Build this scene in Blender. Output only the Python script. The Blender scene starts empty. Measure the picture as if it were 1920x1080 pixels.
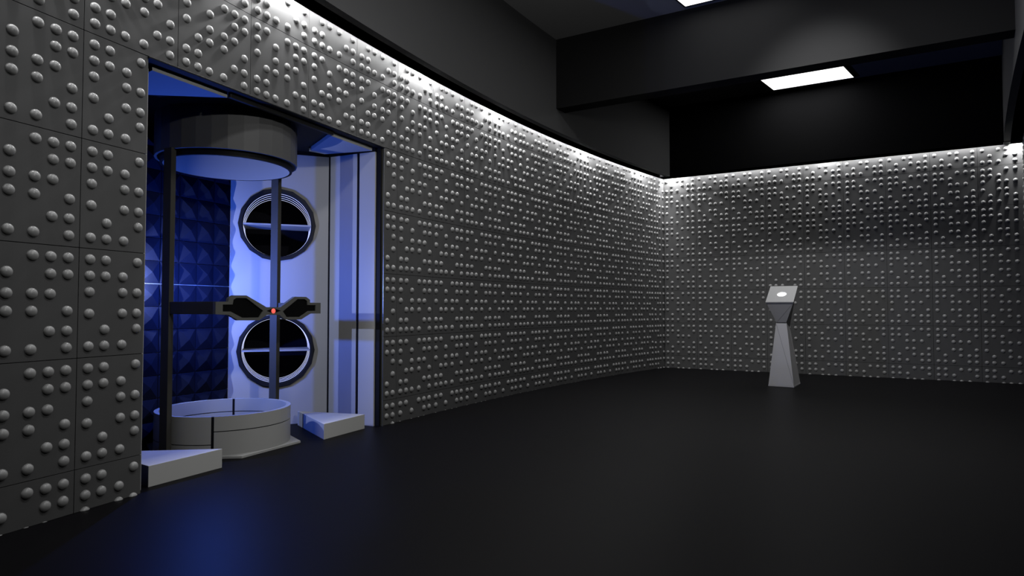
import bpy, bmesh, math, random
from mathutils import Vector, Matrix
from mathutils.geometry import tessellate_polygon

random.seed(4)
sc = bpy.context.scene
col = sc.collection
sc.view_settings.view_transform = 'Standard'
sc.view_settings.look = 'None'

# ------------------------------------------------------------------ survey
# metres; camera stands above the origin looking roughly along +y
P = 0.5                                  # wall panel size
CAM_H = 0.9155
PITCH = 0.03194
FOCAL_PX = 1195.31
H = 2.94                                 # top of the studded walls
Z0 = 0.191                               # first horizontal panel joint
X0, Y0, PSI, KAP = -3.92223 * P, 5.76399 * P, 0.36954, 0.02174   # curved wall
NC = 16.67284                            # where the curved wall meets the back wall
PHI = 2.09133                            # heading of the back wall
DOOR_A, DOOR_B, DOOR_Z = 0.66, 4.65, Z0 + 2.0
CEIL = 4.0
OFF = 0.19                               # how far the upper walls stand in front of the studs


def arc(n, off=0.0, z=0.0):
    a = PSI + KAP * n
    x = X0 + P * (math.cos(PSI) - math.cos(a)) / KAP
    y = Y0 + P * (math.sin(a) - math.sin(PSI)) / KAP
    return Vector((x + off * math.cos(a), y - off * math.sin(a), z))


CORNER = arc(NC)
BD = Vector((math.sin(PHI), math.cos(PHI), 0))
BN = Vector((BD.y, -BD.x, 0))            # into the room


def bk(d, e, z=0.0):
    return CORNER + BD * d + BN * e + Vector((0, 0, z))


A0 = PSI + KAP * 2.65
O0 = arc(2.65)
TU = Vector((math.sin(A0), math.cos(A0), 0))
TV = Vector((-math.cos(A0), math.sin(A0), 0))


def al(u, v, z=0.0):                      # alcove frame: u along the opening, v into it
    return O0 + TU * u + TV * v + Vector((0, 0, z))


# ------------------------------------------------------------------ materials
def mat(name, color, rough=0.5, metal=0.0, spec=0.5, emit=None, estr=0.0, noise=0.0, nscale=6.0, bump=0.0):
    m = bpy.data.materials.new(name)
    m.use_nodes = True
    nt = m.node_tree
    b = nt.nodes['Principled BSDF']
    c = (*color, 1)
    b.inputs['Base Color'].default_value = c
    b.inputs['Roughness'].default_value = rough
    b.inputs['Metallic'].default_value = metal
    b.inputs['Specular IOR Level'].default_value = spec
    if emit:
        b.inputs['Emission Color'].default_value = (*emit, 1)
        b.inputs['Emission Strength'].default_value = estr
    if noise > 0:
        tc = nt.nodes.new('ShaderNodeTexCoord')
        nz = nt.nodes.new('ShaderNodeTexNoise')
        nz.inputs['Scale'].default_value = nscale
        nz.inputs['Detail'].default_value = 3
        mx = nt.nodes.new('ShaderNodeMix')
        mx.data_type = 'RGBA'
        mx.inputs['A'].default_value = tuple(x * (1 - noise) for x in color) + (1,)
        mx.inputs['B'].default_value = tuple(min(1, x * (1 + noise)) for x in color) + (1,)
        nt.links.new(tc.outputs['Object'], nz.inputs['Vector'])
        nt.links.new(nz.outputs['Fac'], mx.inputs['Factor'])
        nt.links.new(mx.outputs['Result'], b.inputs['Base Color'])
        if bump > 0:
            bp = nt.nodes.new('ShaderNodeBump')
            bp.inputs['Strength'].default_value = bump
            bp.inputs['Distance'].default_value = 0.002
            nt.links.new(nz.outputs['Fac'], bp.inputs['Height'])
            nt.links.new(bp.outputs['Normal'], b.inputs['Normal'])
    return m


M = {
    'panel': mat('panel_grey', (0.10, 0.10, 0.101), 0.5, 0.0, 0.25, noise=0.03),
    'stud': mat('stud_metal', (0.28, 0.28, 0.28), 0.33, 0.0, 0.5),
    'groove': mat('groove_black', (0.006, 0.006, 0.006), 0.8),
    'floor': mat('floor_dark', (0.003, 0.0028, 0.0035), 0.46, 0.0, 0.045, noise=0.04, nscale=2.0),
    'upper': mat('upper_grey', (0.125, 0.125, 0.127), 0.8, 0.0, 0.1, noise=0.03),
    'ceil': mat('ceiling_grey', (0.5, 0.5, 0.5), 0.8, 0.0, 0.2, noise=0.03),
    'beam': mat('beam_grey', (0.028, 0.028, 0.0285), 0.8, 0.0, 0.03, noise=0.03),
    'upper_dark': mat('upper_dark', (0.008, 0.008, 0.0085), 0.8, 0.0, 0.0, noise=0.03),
    'black': mat('black_matt', (0.004, 0.004, 0.005), 0.6, 0.0, 0.2),
    'slot': mat('slot_black', (0.0, 0.0, 0.0), 1.0, 0.0, 0.0),
    'white': mat('alcove_white', (0.50, 0.495, 0.49), 0.5, 0.0, 0.4, noise=0.015),
    'plinth': mat('plinth_white', (0.52, 0.52, 0.51), 0.55, 0.0, 0.3, noise=0.015),
    'ring': mat('ring_white', (0.46, 0.46, 0.455), 0.45, 0.0, 0.4, noise=0.015),
    'drum': mat('drum_grey', (0.11, 0.11, 0.112), 0.5, 0.0, 0.3, noise=0.03),
    'post': mat('post_grey', (0.072, 0.070, 0.064), 0.6, 0.0, 0.08, noise=0.03),
    'bow': mat('bow_grey', (0.13, 0.13, 0.12), 0.5, 0.0, 0.3, noise=0.03),
    'screen': mat('screen_black', (0.002, 0.002, 0.002), 0.35, 0.0, 0.3),
    'red': mat('red_lamp', (0.6, 0.1, 0.08), 0.4, emit=(1.0, 0.13, 0.10), estr=0.9),
    'foam': mat('foam_navy', (0.012, 0.0145, 0.028), 0.85, 0.0, 0.0, noise=0.04, nscale=40),
    'rim': mat('rim_dark', (0.012, 0.012, 0.014), 0.5, 0.0, 0.3, noise=0.03),
    'tube': mat('tube_black', (0.014, 0.014, 0.018), 0.8, 0.0, 0.05),
    'led': mat('led_line', (0.5, 0.55, 0.9), 0.4, emit=(0.62, 0.68, 1.0), estr=1.0),
    'light': mat('light_white', (0.9, 0.9, 0.9), 0.5, emit=(1, 1, 1), estr=2.2),
    'frame': mat('frame_black', (0.01, 0.01, 0.01), 0.6),
    'kiosk': mat('kiosk_grey', (0.48, 0.475, 0.485), 0.5, 0.0, 0.4, noise=0.02),
    'kiosk_shade': mat('kiosk_shaded_grey', (0.30, 0.298, 0.305), 0.5, 0.0, 0.3, noise=0.02),  # darker copy of the body grey; shade of the downward slope put into colour
    'crease': mat('crease_grey', (0.08, 0.08, 0.08), 0.6),
    'kiosk_top': mat('kiosk_top_grey', (0.42, 0.42, 0.42), 0.5, 0.0, 0.4, noise=0.02),
    'seam': mat('seam_black', (0.004, 0.004, 0.006), 0.7, 0.0, 0.2),
    'trimgrey': mat('trim_grey', (0.02, 0.02, 0.02), 0.5, spec=0.3),
    'steel': mat('steel_strip', (0.25, 0.25, 0.22), 0.35, 0.8),
}


# ------------------------------------------------------------------ helpers
class MB:
    """collects faces in world coordinates; build() links them as one mesh"""

    def __init__(self):
        self.v, self.f, self.m, self.s = [], [], [], []

    def poly(self, pts, mi=0, smooth=False):
        i = len(self.v)
        self.v += [tuple(p) for p in pts]
        self.f.append(tuple(range(i, i + len(pts))))
        self.m.append(mi)
        self.s.append(smooth)

    def raw(self, verts, faces, mi=0, smooth=False):
        i = len(self.v)
        self.v += [tuple(p) for p in verts]
        for f in faces:
            self.f.append(tuple(k + i for k in f))
            self.m.append(mi)
            self.s.append(smooth)

    def hexa(self, b, t, mi=0):
        """b, t: four bottom and four top points, same winding (ccw from above)"""
        self.raw(list(b) + list(t), [(3, 2, 1, 0), (4, 5, 6, 7), (0, 1, 5, 4), (1, 2, 6, 5), (2, 3, 7, 6), (3, 0, 4, 7)], mi)

    def box(self, fn, a, b, mi=0):
        """box between corners a and b in the frame fn(u, v, z)"""
        (u0, v0, z0), (u1, v1, z1) = a, b
        q = [(u0, v0), (u1, v0), (u1, v1), (u0, v1)]
        self.hexa([fn(u, v, z0) for u, v in q], [fn(u, v, z1) for u, v in q], mi)

    def prism(self, fn, outline, z0, z1, mi=0):
        n = len(outline)
        b = [fn(u, v, z0) for u, v in outline]
        t = [fn(u, v, z1) for u, v in outline]
        self.raw(b + t, [tuple(range(n - 1, -1, -1)), tuple(range(n, 2 * n))] + [(i, (i + 1) % n, n + (i + 1) % n, n + i) for i in range(n)], mi)

    def ring(self, fn, c, r0, r1, z0, z1, a0=0.0, a1=360.0, seg=64, mi=0, smooth=True, mi_in=None):
        """upright ring wall, inner radius r0, outer r1"""
        full = abs(a1 - a0) >= 359.99
        n = seg if full else seg + 1
        an = [math.radians(a0 + (a1 - a0) * i / seg) for i in range(n)]
        P_ = lambda r, a, z: fn(c[0] + r * math.cos(a), c[1] + r * math.sin(a), z)
        vo0 = [P_(r1, a, z0) for a in an]
        vo1 = [P_(r1, a, z1) for a in an]
        vi0 = [P_(r0, a, z0) for a in an]
        vi1 = [P_(r0, a, z1) for a in an]
        lim = n if full else n - 1
        q = lambda A, B: ([*A, *B], [(i, (i + 1) % n, n + (i + 1) % n, n + i) for i in range(lim)])
        self.raw(*q(vo0, vo1), mi, smooth)
        self.raw(*q(vi1, vi0), mi if mi_in is None else mi_in, smooth)
        self.raw(*q(vo1, vi1), mi, False)
        self.raw(*q(vi0, vo0), mi, False)
        if not full:
            self.poly([vo0[0], vi0[0], vi1[0], vo1[0]], mi)
            self.poly([vi0[-1], vo0[-1], vo1[-1], vi1[-1]], mi)

    def build(self, name, mats, parent=None, recalc=True, bevel=0.0):
        me = bpy.data.meshes.new(name)
        w = Vector((0, 0, 0))
        q = parent
        while q is not None:
            w += q.location
            q = q.parent
        me.from_pydata([(a - w.x, b - w.y, c - w.z) for a, b, c in self.v], [], self.f)
        me.polygons.foreach_set('material_index', self.m)
        me.polygons.foreach_set('use_smooth', self.s)
        for m in (mats if isinstance(mats, (list, tuple)) else [mats]):
            me.materials.append(m)
        if recalc:
            bm = bmesh.new()
            bm.from_mesh(me)
            bmesh.ops.remove_doubles(bm, verts=bm.verts, dist=1e-5)
            bmesh.ops.recalc_face_normals(bm, faces=bm.faces)
            bm.to_mesh(me)
            bm.free()
        if any(self.s):
            me.set_sharp_from_angle(angle=math.radians(35))
        me.update()
        o = bpy.data.objects.new(name, me)
        col.objects.link(o)
        o.parent = parent
        if bevel > 0:
            bv = o.modifiers.new('edge', 'BEVEL')
            bv.width = bevel
            bv.segments = 2
            bv.limit_method = 'ANGLE'
        return o


def thing(name, label, cat, loc, group=None):
    o = bpy.data.objects.new(name, None)
    o.empty_display_size = 0.1
    col.objects.link(o)
    o.location = loc
    o['label'] = label
    o['category'] = cat
    if group:
        o['group'] = group
    return o


def tag(o, label, cat, group=None):
    o['label'] = label
    o['category'] = cat
    if group:
        o['group'] = group
    return o


def struct(o, label, cat):
    o['kind'] = 'structure'
    o['label'] = label
    o['category'] = cat
    return o


# ------------------------------------------------------------------ studded panel walls
# which of the six columns carry a stud, row by row from the top of a panel
PAT_L = [{1, 2, 4, 5, 6}, {1, 3, 5, 6}, {1, 3, 4, 5}, {2, 3, 4, 6}, {1, 2, 5, 6}, {1, 2, 3, 4, 6}]
PAT_R = [{1, 2, 4, 5, 6}, {1, 2, 3, 6}, {1, 3, 4, 5}, {1, 3, 4, 6}, {2, 4, 5, 6}, {1, 2, 3, 5, 6}]
PAT_M = [{7 - c for c in r} for r in PAT_R]
PAT_T = [{c for c in range(1, 7) if r in PAT_R[c - 1]} for r in range(1, 7)]
EVEN2 = [0.10, 0.25, 0.425, 0.575, 0.75, 0.90]       # three pairs
EVEN3 = [0.10, 0.25, 0.40, 0.60, 0.75, 0.90]         # two triples
R_STUD, H_STUD, GAP = 0.0242, 0.0165, 0.0032


def dome(mb, c, ex, ez, en, seg, rings):
    vs, fs = [], []
    for j in range(rings):
        t = j / rings
        rr, hh = R_STUD * math.cos(t * math.pi / 2), H_STUD * math.sin(t * math.pi / 2)
        for i in range(seg):
            a = 2 * math.pi * i / seg
            vs.append(c + ex * (rr * math.cos(a)) + ez * (rr * math.sin(a)) + en * hh)
    vs.append(c + en * H_STUD)
    for j in range(rings - 1):
        for i in range(seg):
            fs.append((j * seg + i, j * seg + (i + 1) % seg, (j + 1) * seg + (i + 1) % seg, (j + 1) * seg + i))
    top = len(vs) - 1
    for i in range(seg):
        fs.append(((rings - 1) * seg + i, (rings - 1) * seg + (i + 1) % seg, top))
    mb.raw(vs, fs, 1, True)


ROWS = [(-1, -0.309, 0.0, Z0)] + [(k, 0, Z0 + k * P, Z0 + (k + 1) * P) for k in range(5)] + [(5, 0, Z0 + 5 * P, H)]


def panel(mb, pt, n0, n1, z0, z1, full0, full_n, pattern, cols, rows, ztop, res, hole=None):
    """one panel plate of the wall between n0..n1 (in panel units) and z0..z1, with its studs.
    pt(n, off, z) is the wall; full0/full_n start and width of the whole panel; ztop its top joint"""
    g = GAP / P / 2
    a, b = n0 + g, n1 - g
    c, d = z0 + (GAP / 2 if z0 > 0.001 else 0), z1 - GAP / 2
    th = -0.012
    f = [pt(a, 0, c), pt(b, 0, c), pt(b, 0, d), pt(a, 0, d)]
    r = [pt(a, th, c), pt(b, th, c), pt(b, th, d), pt(a, th, d)]
    i = len(mb.v)
    mb.raw(f + r, [(0, 1, 2, 3), (0, 4, 5, 1), (1, 5, 6, 2), (2, 6, 7, 3), (3, 7, 4, 0)], 0)
    ex = (f[1] - f[0]).normalized()
    ez = Vector((0, 0, 1))
    en = (pt(0.5 * (a + b), 0.1, 0) - pt(0.5 * (a + b), 0, 0)).normalized()
    L = (f[1] - f[0]).length
    for ri, row in enumerate(pattern):
        z = ztop - P * rows[ri]
        if z > z1 - 0.012 or z < z0 - (0.024 if z0 < 0.001 else 0.006):
            continue
        for ci in row:
            n = full0 + full_n * cols[ci - 1]
            if n < n0 + 0.03 or n > n1 - 0.03:
                continue
            t = (n - a) / (b - a)
            dome(mb, f[0].lerp(f[1], t) + Vector((0, 0, z - f[0].z)), ex, ez, en, *res)


# --- curved wall on the left, with the opening
wl = MB()
for i in range(-12, 17):
    for k, _, z0, z1 in ROWS:
        ztop = Z0 + (k + 1) * P
        n0, n1 = float(i), float(min(i + 1, NC))
        res = (20, 6) if i < 3 else ((14, 5) if i < 8 else (10, 4))
        if i < -6:
            res = (8, 3)
        pat, cs, rs = PAT_L, EVEN3, EVEN2
        if k < 4:                                             # beside the opening
            if i == 0:
                n1 = DOOR_A
                pat, cs, rs = PAT_R, EVEN2, EVEN3
            elif i in (1, 2, 3):
                continue
            elif i == 4:
                n0 = DOOR_B
                pat, cs, rs = PAT_M, EVEN2, EVEN3
        if i == 16:
            pat, cs, rs = PAT_T, EVEN3, EVEN3
        panel(wl, arc, n0, n1, z0, z1, float(i), 1.0, pat, cs, rs, ztop, res)
# dark backing behind the joints
for i in range(-12, 17):
    a, b = float(i), float(min(i + 1, NC))
    for lo, hi, z0, z1 in ([(a, b, DOOR_Z, H)] + ([(a, b, 0, DOOR_Z)] if i not in (0, 1, 2, 3, 4) else [(a, DOOR_A, 0, DOOR_Z)] if i == 0 else [(DOOR_B, b, 0, DOOR_Z)] if i == 4 else [])):
        wl.poly([arc(lo, -0.011, z0), arc(hi, -0.011, z0), arc(hi, -0.011, z1), arc(lo, -0.011, z1)], 2)
o = wl.build('wall_left', [M['panel'], M['stud'], M['groove']], recalc=False)
struct(o, 'curved dark grey wall of square panels with rows of round metal studs and the blue lit opening', 'wall')

# --- straight back wall
BACK_N = 9                                                    # whole panels
BW = 4.458                                                     # its length
wb = MB()
bpt = lambda n, off, z: bk(n * P, off, z)
for i in range(0, BACK_N):
    for k, _, z0, z1 in ROWS:
        panel(wb, bpt, float(i), min(float(i + 1), BW / P), z0, z1, float(i), 1.0, PAT_R, EVEN2, EVEN3, Z0 + (k + 1) * P, (14, 5))
wb.poly([bk(-0.02, -0.011, 0), bk(BW, -0.011, 0), bk(BW, -0.011, H), bk(-0.02, -0.011, H)], 2)
o = wb.build('wall_back', [M['panel'], M['stud'], M['groove']], recalc=False)
struct(o, 'straight dark grey studded wall behind the grey pedestal', 'wall')

# --- wall on the right, just past the frame
def rt(t, off, z=0.0):                    # gently curved, t from the back corner, off into the room
    return bk(4.458 - 0.132 * t + 0.0061 * t * t - off, t, z)


wr = MB()
rpt = lambda n, off, z: rt(n * P, off, z)
for i in range(0, 26):
    for k, _, z0, z1 in ROWS:
        panel(wr, rpt, float(i), float(i + 1), z0, z1, float(i), 1.0, PAT_R, EVEN2, EVEN3, Z0 + (k + 1) * P, (8, 3))
for i in range(0, 26):
    wr.poly([rt(i * P, -0.011, 0), rt(i * P + P, -0.011, 0), rt(i * P + P, -0.011, H), rt(i * P, -0.011, H)], 2)
o = wr.build('wall_right', [M['panel'], M['stud'], M['groove']], recalc=False)
struct(o, 'studded wall on the right, just past the picture edge', 'wall')

# ------------------------------------------------------------------ floor, ceiling, upper walls
m = MB()
m.poly([(-9, -5, 0), (12, -5, 0), (12, 13, 0), (-9, 13, 0)], 0)
m.poly([(-9, -5, -.1), (-9, 13, -.1), (12, 13, -.1), (12, -5, -.1)], 0)
struct(m.build('floor', M['floor'], recalc=False), 'smooth near black floor with a soft sheen', 'floor')

m = MB()
m.poly([(-9, -5, CEIL), (-9, 13, CEIL), (12, 13, CEIL), (12, -5, CEIL)], 0)
m.poly([(-9, -5, CEIL + .1), (12, -5, CEIL + .1), (12, 13, CEIL + .1), (-9, 13, CEIL + .1)], 0)
struct(m.build('ceiling', M['ceil'], recalc=False), 'plain dark grey ceiling above the beams', 'ceiling')

GAPIN = 0.125                                                  # light slot between studs and upper wall


def upper(name, pt, lo, hi, seg, label):
    m = MB()
    for i in range(seg):
        a, b = lo + (hi - lo) * i / seg, lo + (hi - lo) * (i + 1) / seg
        m.poly([pt(a, OFF, H), pt(b, OFF, H), pt(b, OFF, CEIL), pt(a, OFF, CEIL)], 0)          # face
        m.poly([pt(a, GAPIN, H), pt(b, GAPIN, H), pt(b, OFF, H), pt(a, OFF, H)], 0)            # underside
        m.poly([pt(a, GAPIN, H + .20), pt(b, GAPIN, H + .20), pt(b, GAPIN, H), pt(a, GAPIN, H)], 1)   # slot
        m.poly([pt(a, -.02, H + .20), pt(b, -.02, H + .20), pt(b, GAPIN, H + .20), pt(a, GAPIN, H + .20)], 1)
        m.poly([pt(a, -.02, H - .02), pt(b, -.02, H - .02), pt(b, -.02, H + .20), pt(a, -.02, H + .20)], 1)
    return struct(m.build(name, [M['upper'], M['slot']], recalc=False), label, 'wall')


upper('wall_upper_left', arc, -12, NC - OFF / P * 0.82, 58, 'plain dark grey upper wall overhanging the curved studded wall')
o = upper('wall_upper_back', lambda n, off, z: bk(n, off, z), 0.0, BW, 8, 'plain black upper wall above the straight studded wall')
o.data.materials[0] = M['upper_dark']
upper('wall_upper_right', rt, 0.0, 13, 26, 'plain grey upper wall at the right picture edge')

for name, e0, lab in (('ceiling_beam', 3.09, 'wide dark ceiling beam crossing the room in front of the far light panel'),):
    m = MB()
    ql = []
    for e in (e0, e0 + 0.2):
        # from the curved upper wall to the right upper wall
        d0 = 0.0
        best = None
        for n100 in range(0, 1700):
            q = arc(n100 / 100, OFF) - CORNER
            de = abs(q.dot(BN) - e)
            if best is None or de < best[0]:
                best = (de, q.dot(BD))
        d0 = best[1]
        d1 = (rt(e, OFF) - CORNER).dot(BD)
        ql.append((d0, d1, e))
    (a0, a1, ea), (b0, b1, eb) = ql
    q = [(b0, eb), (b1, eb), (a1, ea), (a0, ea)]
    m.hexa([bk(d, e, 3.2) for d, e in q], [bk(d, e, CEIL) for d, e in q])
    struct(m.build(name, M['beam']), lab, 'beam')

# wall behind the camera
m = MB()
m.poly([(-9, -4.6, 0), (12, -4.6, 0), (12, -4.6, CEIL), (-9, -4.6, CEIL)])
struct(m.build('wall_front', M['upper'], recalc=False), 'plain dark wall behind the viewer', 'wall')

# ------------------------------------------------------------------ ceiling light panels
def light_panel(c, z, label):
    """c: corners rear-left, rear-right, front-right, front-left along the back wall frame"""
    mid = (sum(p[0] for p in c) / 4, sum(p[1] for p in c) / 4)
    t = thing('ceiling_light', label, 'ceiling light', bk(*mid, z), 'flat ceiling light panels')
    grow = lambda p, k: (mid[0] + (p[0] - mid[0]) * (1 + k / .5), mid[1] + (p[1] - mid[1]) * (1 + k / .29))
    o_ = [grow(p, .016) for p in c]
    f = MB()
    for i in range(4):
        k = (i + 1) % 4
        q = [o_[i], o_[k], c[k], c[i]]
        f.hexa([bk(*p, z - .002) for p in q], [bk(*p, CEIL - .001) for p in q])
    f.build('frame', M['frame'], t)
    g = MB()
    g.hexa([bk(*p, z) for p in c], [bk(*p, z + .012) for p in c])
    g.build('diffuser', M['light'], t)


light_panel([(1.675, .357), (2.66, .36), (2.537, .96), (1.562, .95)], 3.96, 'flat white ceiling light panel behind the beam, near the back wall')
light_panel([(1.25, 3.445), (2.235, 3.45), (2.11, 4.05), (1.137, 4.04)], 3.96, 'white ceiling light panel in front of the beam, cut by the top picture edge')

# ------------------------------------------------------------------ alcove shell
AU, AV, ADU, ADV = 0.957, 0.49, 0.434, 1.011                   # side wall, its end, start of back wall
AZ = 2.15
SEAMW = 0.011

def wallbox(m, p0, p1, z0, z1, th=0.03, mi=0):
    """upright slab from p0 to p1 in the alcove frame, its face on the left of p0->p1"""
    a, b = Vector((*p0, 0)), Vector((*p1, 0))
    d = (b - a).normalized()
    n = Vector((d.y, -d.x, 0)) * th
    q = [a, a + n, b + n, b]
    m.hexa([al(x.x, x.y, z0) for x in q], [al(x.x, x.y, z1) for x in q], mi)


# right side wall: two white panels with black joints
m = MB()
wallbox(m, (AU, 0.03), (AU, 0.180), 0, AZ)
wallbox(m, (AU, 0.205), (AU, AV - 0.018), 0, AZ)
wallbox(m, (AU + .004, 0.180), (AU + .004, 0.205), 0, AZ, .03, 1)
wallbox(m, (AU + .003, AV - 0.018), (AU + .001, AV + .001), 0, AZ, .03, 1)
struct(m.build('wall_alcove_right', [M['white'], M['seam']]), 'white alcove side wall with two black vertical joints beside the right jamb', 'wall')
m = MB()
wallbox(m, (-AU, 0.183), (-AU, 0.03), 0, AZ)
wallbox(m, (-AU, AV), (-AU, 0.202), 0, AZ)
wallbox(m, (-AU - .006, 0.202), (-AU - .006, 0.183), 0, AZ, .03, 1)
wallbox(m, (-ADU, ADV), (-AU, AV), 0, AZ)
struct(m.build('wall_alcove_left', [M['white'], M['seam']]), 'white alcove side wall hidden behind the left jamb', 'wall')

# slanted wall with the two round holes
DL = math.hypot(AU - ADU, ADV - AV)
DS = Vector(((ADU - AU) / DL, (ADV - AV) / DL, 0))
DN = Vector((-1, -1, 0)).normalized()                          # into the alcove
def dg(s, z, n=0.0):
    q = Vector((AU, AV, 0)) + DS * s + DN * n
    return al(q.x, q.y, z)
PS, PZ, PR = 0.388, (0.583, 1.578), 0.27
m = MB()
for zc in PZ:
    z0, z1 = zc - 0.36, zc + 0.36
    ang = sorted([2 * math.pi * i / 64 for i in range(64)] + [math.atan2(z - zc, s - PS) % (2 * math.pi) for s in (0, DL) for z in (z0, z1)])
    def edge(a):
        c, s_ = math.cos(a), math.sin(a)
        t = 1e9
        if c > 1e-9: t = min(t, (DL - PS) / c)
        if c < -1e-9: t = min(t, -PS / c)
        if s_ > 1e-9: t = min(t, (z1 - zc) / s_)
        if s_ < -1e-9: t = min(t, (z0 - zc) / s_)
        return PS + c * t, zc + s_ * t
    for i in range(len(ang)):
        a, b = ang[i], ang[(i + 1) % len(ang)]
        m.poly([dg(PS + PR * math.cos(a), zc + PR * math.sin(a)), dg(*edge(a)), dg(*edge(b)), dg(PS + PR * math.cos(b), zc + PR * math.sin(b))])
zs = [0, PZ[0] - .36, PZ[0] + .36, PZ[1] - .36, PZ[1] + .36, AZ]
for z0, z1 in ((zs[0], zs[1]), (zs[2], zs[3]), (zs[4], zs[5])):
    m.poly([dg(0, z0), dg(DL, z0), dg(DL, z1), dg(0, z1)])
struct(m.build('wall_alcove_corner', M['white'], recalc=False), 'slanted white alcove wall holding the two round niches', 'wall')

m = MB()
wallbox(m, (ADU, ADV), (-ADU, ADV), 0, AZ)
struct(m.build('wall_alcove_back', M['white']), 'white alcove wall behind the blue foam', 'wall')
m = MB()
m.box(al, (-1.1, 0.02, AZ + .03), (1.1, 1.5, AZ + .06))
for a, b in (((AU, .03), (AU, AV)), ((AU, AV), (ADU, ADV)), ((ADU, ADV), (-ADU, ADV)), ((-ADU, ADV), (-AU, AV)), ((-AU, AV), (-AU, .03))):
    wallbox(m, a, b, AZ, AZ + .03)
struct(m.build('ceiling_alcove', M['black']), 'black ceiling of the alcove', 'ceiling')

# black surround of the opening
m = MB()
m.box(al, (-1.0, -0.035, DOOR_Z - .012), (1.0, 0.02, DOOR_Z - .001))
m.box(al, (-0.455, 0.012, AZ), (0.447, 0.035, DOOR_Z), 1)
struct(m.build('trim_1', [M['black'], M['trimgrey']], bevel=.003), 'black head trim across the top of the opening', 'trim')
m = MB()
m.box(al, (0.972, -0.012, 0), (0.993, 0.032, DOOR_Z - .012), 0)
m.box(al, (0.9935, -0.030, 0), (0.9975, 0.03, DOOR_Z - .012), 1)
m.box(al, (0.998, -0.012, 0), (1.02, 0.03, DOOR_Z - .012), 0)
struct(m.build('trim_2', [M['black'], M['steel']]), 'black jamb with a thin steel strip at the right of the opening', 'trim')
m = MB()
m.box(al, (-1.06, -0.005, 0), (-1.0, 0.032, DOOR_Z - .012), 0)
struct(m.build('trim_3', M['black']), 'black jamb at the left of the opening', 'trim')

# blue pyramid foam
m = MB()
PU, PV = 0.1465, 0.1565
DEP = 0.029
for ci in range(6):
    for ri in range(14):
        u1, u0 = ADU - .004 - PU * ci, ADU - .004 - PU * (ci + 1)
        z0, z1 = max(0.02, -0.012 + PV * ri), min(AZ, -0.012 + PV * (ri + 1))
        u0 = max(u0, -ADU + .006)
        g = 0.0016
        u0, u1, z0, z1 = u0 + g, u1 - g, z0 + g, z1 - g
        b, t = ADV - .001, ADV - .012
        dep = .008 if ri >= 12 and abs(u0 + u1) < .42 else DEP      # flat behind the canopy drum
        q = [(u0, z0), (u1, z0), (u1, z1), (u0, z1)]
        vs = [al(u, b, z) for u, z in q] + [al(u, t, z) for u, z in q] + [al((u0 + u1) / 2, t - dep, (z0 + z1) / 2)]
        m.raw(vs, [(0, 1, 5, 4), (1, 2, 6, 5), (2, 3, 7, 6), (3, 0, 4, 7), (4, 5, 8), (5, 6, 8), (6, 7, 8), (7, 4, 8), (3, 2, 1, 0)])
tag(m.build('acoustic_foam_panel', M['foam']), 'dark blue acoustic foam of square pyramids covering the alcove back wall', 'acoustic foam')

# ------------------------------------------------------------------ round niches
def niche(zc, label):
    t = thing('round_niche', label, 'niche', dg(PS, zc), None)
    m = MB()
    N = 16
    def disc(r, n, k, z=0.0):
        return [dg(PS + r * math.cos(2 * math.pi * (i + .5) / k), zc + r * math.sin(2 * math.pi * (i + .5) / k), n) for i in range(k)]
    K = 64
    ro = []
    for i in range(K):                                        # outer edge with sixteen flats
        a = 2 * math.pi * i / K
        h = math.pi / N
        r = 0.290 * math.cos(h) / math.cos((a % (2 * h)) - h)
        ro.append((r, a))
    def pr(r, a, n):
        return dg(PS + r * math.cos(a), zc + r * math.sin(a), n)
    L = [[pr(r, a, -.004) for r, a in ro], [pr(r, a, .016) for r, a in ro], [pr(.262, a, .016) for r, a in ro], [pr(.254, a, .006) for r, a in ro], [pr(.254, a, -.01) for r, a in ro]]
    vs = sum(L, [])
    m.raw(vs, [(j * K + i, j * K + (i + 1) % K, (j + 1) * K + (i + 1) % K, (j + 1) * K + i) for j in range(len(L) - 1) for i in range(K)])
    m.build('frame', M['rim'], t)
    m = MB()
    L = [[pr(.254, 2 * math.pi * i / K, n) for i in range(K)] for n in (-.01, -.45)]
    m.raw(L[0] + L[1], [(i, K + i, K + (i + 1) % K, (i + 1) % K) for i in range(K)], 0, True)
    m.poly(L[1])
    m.build('tube', M['tube'], t, recalc=False)
    for j in range(4):
        m = MB()
        n0 = -0.03 - 0.10 * j
        Q = [[pr(r, 2 * math.pi * i / 96, n) for i in range(96)] for r, n in ((.2535, n0), (.2512, n0), (.2512, n0 - .003), (.2535, n0 - .003))]
        m.raw(sum(Q, []), [(q * 96 + i, q * 96 + (i + 1) % 96, ((q + 1) % 4) * 96 + (i + 1) % 96, ((q + 1) % 4) * 96 + i) for q in range(4) for i in range(96)], 0, True)
        m.build('light_ring', M['led'], t)
    m = MB()
    z0, z1 = zc - .006, zc + .006
    q = [(PS - .253, -.30), (PS + .253, -.30), (PS + .253, .010), (PS - .253, .010)]
    m.hexa([dg(s, z0, n) for s, n in q], [dg(s, z1, n) for s, n in q])
    m.build('shelf', M['white'], t)


niche(PZ[1], 'upper round black-rimmed niche with a white shelf and glowing rings, above the bow-shaped frame')
niche(PZ[0], 'lower round black-rimmed niche with a white shelf, below the bow-shaped frame')

# ------------------------------------------------------------------ the pod in the opening
CX, CV = 0.0, 0.54
pod = thing('standing_pod', 'round pod with white ring base, dark drum canopy and bow-shaped frame, inside the opening', 'pod', al(CX, CV))

m = MB()
m.prism(al, [(CX + .5 * math.cos(k * math.pi / 3), CV + .5 * math.sin(k * math.pi / 3)) for k in range(6)], 0.001, 0.014)
m.build('base_plate', M['ring'], pod)

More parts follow.
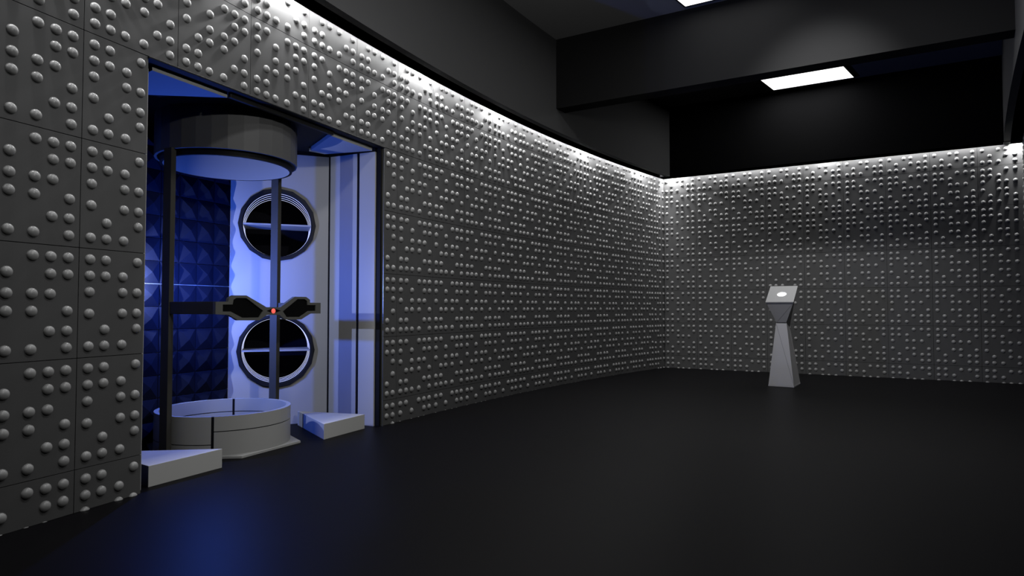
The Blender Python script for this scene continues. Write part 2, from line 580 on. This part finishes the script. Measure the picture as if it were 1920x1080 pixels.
# base ring: two shells with staggered joints
R1, R0, RZ = 0.42, 0.392, 0.252
m = MB()
TA, TB, TC = -140.6, 40.0, 148.0
hw = 1.15
m.ring(al, (CX, CV), R0, R1, .013, .157, TA + hw, TB - hw, 90)
m.ring(al, (CX, CV), R0, R1, .163, RZ, TA + hw, TB - hw, 90)
m.ring(al, (CX, CV), R0, R1, .013, .157, TB + hw, TC - .2, 54)
m.ring(al, (CX, CV), R0, R1, .163, RZ, TB + hw, TC - .2, 54)
m.ring(al, (CX, CV), R0, R1, .013, .078, TC + .2, 360 + TA - hw, 36)
m.ring(al, (CX, CV), R0, R1, .084, RZ, TC + .2, 360 + TA - hw, 36)
br = m.build('base_ring', M['ring'], pod)
m = MB()
m.ring(al, (CX, CV), R0 + .006, R1 - .006, .013, RZ - .003, 0, 360, 96)
m.build('joint_core', M['seam'], br)

# canopy drum
DZ = 1.905
m = MB()
m.ring(al, (CX, CV), .405, .445, DZ, 2.179, 0, 360, 30, 0, False)
drum = m.build('canopy_drum', M['drum'], pod)
m = MB()
m.ring(al, (CX, CV), .395, .412, 1.868, 2.10, 0, 360, 72, 0, True, 1)
m.build('liner', [M['black'], M['ring']], drum)
m = MB()
m.prism(al, [(CX + .4 * math.cos(2 * math.pi * i / 48), CV + .4 * math.sin(2 * math.pi * i / 48)) for i in range(48)], 2.08, 2.1)
m.build('inner_cap', M['black'], drum)

# posts: thin flat bars
for s in (-1, 1):
    m = MB()
    m.box(al, (CX + s * .44 - .017, CV - .034, .005), (CX + s * .44 + .017, CV + .034, DZ + .004))
    m.build('post', M['post'], pod, bevel=.002)
for s in (-1, 1):
    m = MB()
    u = sorted((CX + s * .434, CX + s * .452))
    m.box(al, (u[0], .128, .8805), (u[1], CV - .034, .9555))
    m.build('side_arm', M['post'], pod, bevel=.002)

# bow-shaped front frame (coordinates in u, z)
OUT = [(-.453, .955), (-.362, .956), (-.358, .977), (-.322, .9945), (-.225, .9955), (-.062, .923), (.058, .923), (.188, .9945), (.296, .9945), (.334, .975), (.334, .955), (.442, .955), (.442, .879), (.342, .879), (.25, .84), (.102, .84), (.048, .873), (-.06, .873), (-.12, .84), (-.288, .842), (-.356, .876), (-.453, .881)]
HL = [(-.402, .938), (-.330, .939), (-.324, .968), (-.302, .979), (-.226, .9795), (-.09, .9), (-.121, .858), (-.256, .858), (-.344, .896), (-.402, .897)]
HR = [(.079, .896), (.214, .9785), (.282, .979), (.307, .966), (.31, .939), (.391, .939), (.391, .898), (.32, .897), (.24, .857), (.113, .858)]
DI = [(-.062, .899), (-.004, .917), (.064, .899), (-.003, .881)]


def plate_with_holes(m, outer, holes, v0, v1):
    loops = [[Vector((x, z, 0)) for x, z in outer]] + [[Vector((x, z, 0)) for x, z in h] for h in holes]
    flat = sum(loops, [])
    tris = tessellate_polygon(loops)
    n = len(flat)
    vs = [al(p.x, v0, p.y) for p in flat] + [al(p.x, v1, p.y) for p in flat]
    fs = [tuple(t) for t in tris] + [tuple(n + i for i in reversed(t)) for t in tris]
    k = 0
    for lp in loops:
        c = len(lp)
        fs += [(k + i, k + (i + 1) % c, n + k + (i + 1) % c, n + k + i) for i in range(c)]
        k += c
    m.raw(vs, fs)


BV0, BV1 = .112, .134
m = MB()
plate_with_holes(m, OUT, [HL, HR, DI], BV0, BV1)
bow = m.build('bow_frame', M['bow'], pod)
for h in (HL, HR):
    m = MB()
    plate_with_holes(m, h, [], BV0 + .008, BV1 - .003)
    m.build('dark_pane', M['screen'], bow)
m = MB()
plate_with_holes(m, DI, [], BV0 + .005, BV1 - .003)
m.build('lens_recess', M['screen'], bow)
m = MB()
K = 20
c0 = (0.0, .8985)
L = [[al(c0[0] + .0165 * r * math.cos(2 * math.pi * i / K), v, c0[1] + .0165 * r * math.sin(2 * math.pi * i / K)) for i in range(K)] for r, v in ((1, BV0 + .006), (.95, BV0 + .001), (.6, BV0 - .003))]
m.raw(sum(L, []), [(j * K + i, j * K + (i + 1) % K, (j + 1) * K + (i + 1) % K, (j + 1) * K + i) for j in range(2) for i in range(K)], 0, True)
m.poly(L[2], 0, True)
lamp = m.build('indicator_lamp', M['red'], bow)
lamp['label'] = 'small glowing red lamp'

# ------------------------------------------------------------------ corner plinths and soffit panels
m = MB()
m.prism(al, [(.396, .032), (.85, .031), (.751, .601)], 0, .1085)
tag(m.build('corner_plinth', M['plinth'], bevel=.0015), 'low white triangular plinth at the right end of the opening', 'plinth', 'triangular plinths in the opening')
m = MB()
m.prism(al, [(-.91, .04), (-.462, .031), (-.811, .605)], 0, .1085)
tag(m.build('corner_plinth', M['plinth'], bevel=.0015), 'low white triangular plinth at the left end of the opening, nearest the viewer', 'plinth', 'triangular plinths in the opening')
m = MB()
m.prism(al, [(.45, .038), (.927, .036), (.86, .452), (.734, .496)], AZ, AZ + .029)
tag(m.build('ceiling_wedge', M['plinth'], bevel=.0015), 'blue lit triangular ceiling panel at the upper right of the opening', 'ceiling panel', 'triangular ceiling panels in the opening')
m = MB()
m.prism(al, [(-.931, .038), (-.457, .036), (-.734, .496), (-.86, .452)], AZ, AZ + .029)
tag(m.build('ceiling_wedge', M['plinth'], bevel=.0015), 'blue lit triangular ceiling panel at the upper left of the opening', 'ceiling panel', 'triangular ceiling panels in the opening')

# ------------------------------------------------------------------ pedestal
KC = Vector((3.258, 7.653, 0))
KX = Vector((.834, -.552, 0)).normalized()
KY = Vector((-KX.y, KX.x, 0))


def kq(x, y, z):
    return KC + KX * x + KY * y + Vector((0, 0, z))


ped = thing('information_pedestal', 'grey angular hourglass pedestal with a tilted top standing before the back wall', 'pedestal', KC)
BB = [(-.1415, -.2135, 0), (.1415, -.2135, 0), (.1415, .2135, 0), (-.1415, .2135, 0)]
NK = [(-.0585, -.145, .742), (.0585, -.145, .742), (.0585, .06, .688), (-.0585, .06, .688)]
TP = [(-.146, -.226, .973), (.146, -.226, .973), (.146, .046, 1.154), (-.146, .046, 1.154)]


def faceted(mb, b, t, flip=False, crease=None):
    """four-sided body whose sides are folded along a diagonal"""
    vs = [kq(*p) for p in b] + [kq(*p) for p in t]
    fs = [(3, 2, 1, 0), (4, 5, 6, 7)]
    for i in range(4):
        j = (i + 1) % 4
        fs += [(i, j, 4 + j), (i, 4 + j, 4 + i)] if flip else [(i, j, 4 + i), (j, 4 + j, 4 + i)]
        if crease is not None:                                 # thin dark line along the fold
            p, q = (vs[i], vs[4 + j]) if flip else (vs[j], vs[4 + i])
            n = (vs[j] - vs[i]).cross(vs[4 + i] - vs[i]).normalized()
            w = (q - p).cross(n).normalized() * .0011
            p, q = p.lerp(q, .02), p.lerp(q, .98)
            crease.raw([p - w - n * .004, p + w - n * .004, q + w - n * .004, q - w - n * .004, p - w + n * .0008, p + w + n * .0008, q + w + n * .0008, q - w + n * .0008],
                       [(3, 2, 1, 0), (4, 5, 6, 7), (0, 1, 5, 4), (1, 2, 6, 5), (2, 3, 7, 6), (3, 0, 4, 7)])
    mb.raw(vs, fs)


m = MB()
m.hexa([kq(x, y, .0) for x, y, z in BB], [kq(x, y, .016) for x, y, z in BB])
m.build('foot_plate', M['kiosk'], ped, bevel=.002)
m = MB()
cr = MB()
faceted(m, [(x * .985, y * .985, .016) for x, y, z in BB], NK, False, cr)
lb = m.build('lower_body', M['kiosk'], ped, bevel=.002)
cr.build('fold_lines', M['crease'], lb)
m = MB()
NK2 = [(x * .93, y + .002, z + .004) for x, y, z in NK]
cr = MB()
faceted(m, NK2, TP, True, cr)
ub = m.build('upper_body', M['kiosk_shade'], ped, bevel=.002)
cr.build('fold_lines', M['crease'], ub)
m = MB()
faceted(m, [(x * .9, y, z - .003) for x, y, z in NK], [(x * .9, y, z + .008) for x, y, z in NK])
m.build('neck_joint', M['seam'], ped)
# tilted top plate with a round hole
F0, F1 = Vector((0, -.245, .99)), Vector((0, .048, 1.185))
ty = (F1 - F0).normalized()
tn = Vector((0, -ty.z, ty.y))
TLn = (F1 - F0).length


def tp(x, y, n=0.0):
    q = F0 + ty * y + tn * n
    return kq(x, q.y, q.z)


m = MB()
hc = (0.0, TLn * .50)
RR = .0535
for lay in (0,):
    ang = sorted([2 * math.pi * i / 40 for i in range(40)] + [math.atan2(y - hc[1], x) % (2 * math.pi) for x in (-.154, .154) for y in (0, TLn)])
    def ed(a):
        c, s_ = math.cos(a), math.sin(a)
        t = 1e9
        if abs(c) > 1e-9: t = min(t, .154 / abs(c))
        if s_ > 1e-9: t = min(t, (TLn - hc[1]) / s_)
        if s_ < -1e-9: t = min(t, -hc[1] / s_)
        return c * t, hc[1] + s_ * t
    for i in range(len(ang)):
        p, q = ang[i], ang[(i + 1) % len(ang)]
        ci = lambda a_, n: tp(RR * math.cos(a_), hc[1] + RR * math.sin(a_), n)
        m.poly([ci(p, 0), tp(*ed(p), 0), tp(*ed(q), 0), ci(q, 0)])
        m.poly([ci(p, -.016), ci(p, 0), ci(q, 0), ci(q, -.016)])
        m.poly([tp(*ed(p), 0), tp(*ed(p), -.018), tp(*ed(q), -.018), tp(*ed(q), 0)])
        m.poly([ci(p, -.016), ci(q, -.016), tp(*ed(q), -.018), tp(*ed(p), -.018)])
m.build('top_plate', M['kiosk_top'], ped, bevel=.0015)
m = MB()
m.poly([tp(RR * .99 * math.cos(2 * math.pi * i / 40), hc[1] + RR * .99 * math.sin(2 * math.pi * i / 40), -.013) for i in range(40)])
o = m.build('round_light', M['light'], ped, recalc=False)
o['label'] = 'glowing white round disc'
m = MB()
q = [(-.146, .008), (.146, .008), (.146, TLn - .008), (-.146, TLn - .008)]
m.hexa([tp(x, y, -.030) for x, y in q], [tp(x, y, -.019) for x, y in q])
m.build('under_plate', M['kiosk'], ped)

# ------------------------------------------------------------------ camera
cam = bpy.data.cameras.new('camera')
cam.sensor_width = 36.0
cam.lens = FOCAL_PX * 36.0 / 1920.0
cam.clip_start = 0.05
co = bpy.data.objects.new('camera', cam)
co.location = (0, 0, CAM_H)
co.rotation_euler = (math.pi / 2 + PITCH, 0, 0)
col.objects.link(co)
sc.camera = co

# ------------------------------------------------------------------ lights
def lamp_obj(name, kind, loc, power, color=(1, 1, 1), size=0.05, target=None, **kw):
    l = bpy.data.lights.new(name, kind)
    l.energy = power
    l.color = color
    if kind == 'AREA':
        l.shape = 'RECTANGLE'
        l.size = size
        l.size_y = kw.pop('size_y', size)
    else:
        l.shadow_soft_size = size
    for k, v in kw.items():
        setattr(l, k, v)
    o = bpy.data.objects.new(name, l)
    o.location = loc
    if target is not None:
        o.rotation_euler = (Vector(target) - Vector(loc)).to_track_quat('-Z', 'Y').to_euler()
    col.objects.link(o)
    return o


def down_area(name, d, e, z, power, sx=1.0, sy=.6):
    p = bk(d, e, z)
    o = lamp_obj(name, 'AREA', p, power, (1, 1, 1), sx, None, size_y=sy)
    o.rotation_euler = (0, 0, math.atan2(BD.y, BD.x))
    return o


down_area('ceiling_lamp', 2.10, 0.69, 3.94, 12)
down_area('room_lamp', 2.55, 4.92, 3.92, 26, .3, .3)
lamp_obj('back_wall_fill', 'SPOT', bk(2.5, 4.92, 3.92), 230, (1, 1, 1), .08, bk(2.4, 0, .7), spot_size=math.radians(49), spot_blend=1.0)  # added fill to brighten the back wall, no fixture of the room
down_area('room_lamp', 1.8, 7.5, 3.92, 25, .3, .3)
down_area('room_lamp', 2.0, 10.4, 3.92, 8, .3, .3)
lamp_obj('alcove_fill', 'SPOT', al(-1.3, -3.9, 2.8), 105, (1, 1, .98), .06, al(0, .3, 1.0), spot_size=math.radians(62), spot_blend=.9)  # added fill for the fronts in the opening; no such lamp hangs here
lamp_obj('ceiling_fill', 'SPOT', bk(1.9, 8.0, 2.5), 62, (1, 1, 1), .3, bk(0.3, 3.3, 3.7), spot_size=math.radians(110), spot_blend=.8)  # added unseen uplight that lifts the ceiling, beam and upper walls


# cove lamps in the slot above the studded walls
def cove(pt, a, b, seg, power):
    for i in range(seg):
        n0, n1 = a + (b - a) * i / seg, a + (b - a) * (i + 1) / seg
        p0, p1 = pt(n0, .06, H + .03), pt(n1, .06, H + .03)
        o = lamp_obj('cove_strip_lamp', 'AREA', (p0 + p1) / 2, power * (p1 - p0).length, (1, 1, 1), (p1 - p0).length, None, size_y=.03)
        d = p1 - p0
        o.rotation_euler = (0, 0, math.atan2(d.y, d.x))


cove(arc, -4.0, 16.6, 14, 5.0)
cove(bpt, 0.1, BW / P, 3, 5.0)
for n in (-0.6, 2.6, 5.7, 8.2, 12.0, 15.2):
    lamp_obj('cove_spot_lamp', 'SPOT', arc(n, .09, H + .085), 36, (1, 1, 1), .06, arc(n, .0, H - .10), spot_size=math.radians(140), spot_blend=.5)
for n, pw in ((0.35, 44), (4.6, 10), (8.75, 60)):
    lamp_obj('cove_spot_lamp', 'SPOT', bpt(n, .09, H + .085), pw, (1, 1, 1), .06, bpt(n, .0, H - .10), spot_size=math.radians(140), spot_blend=.5)

# blue lamp inside the pod and a pale one at the left of the alcove
lamp_obj('pod_lamp', 'POINT', al(-.06, .585, 1.09), 33, (.05, .15, 1.0), .015)
lamp_obj('alcove_lamp', 'SPOT', al(-.42, .92, 1.09), 33, (.47, .57, 1.0), .004, al(.70, .88, 1.09), spot_size=math.radians(140), spot_blend=.3)

sc.cycles.max_bounces = 6
sc.cycles.diffuse_bounces = 0
w = bpy.data.worlds.new('world')
w.use_nodes = True
w.node_tree.nodes['Background'].inputs['Color'].default_value = (.5, .5, .52, 1)
w.node_tree.nodes['Background'].inputs['Strength'].default_value = 0.004
sc.world = w
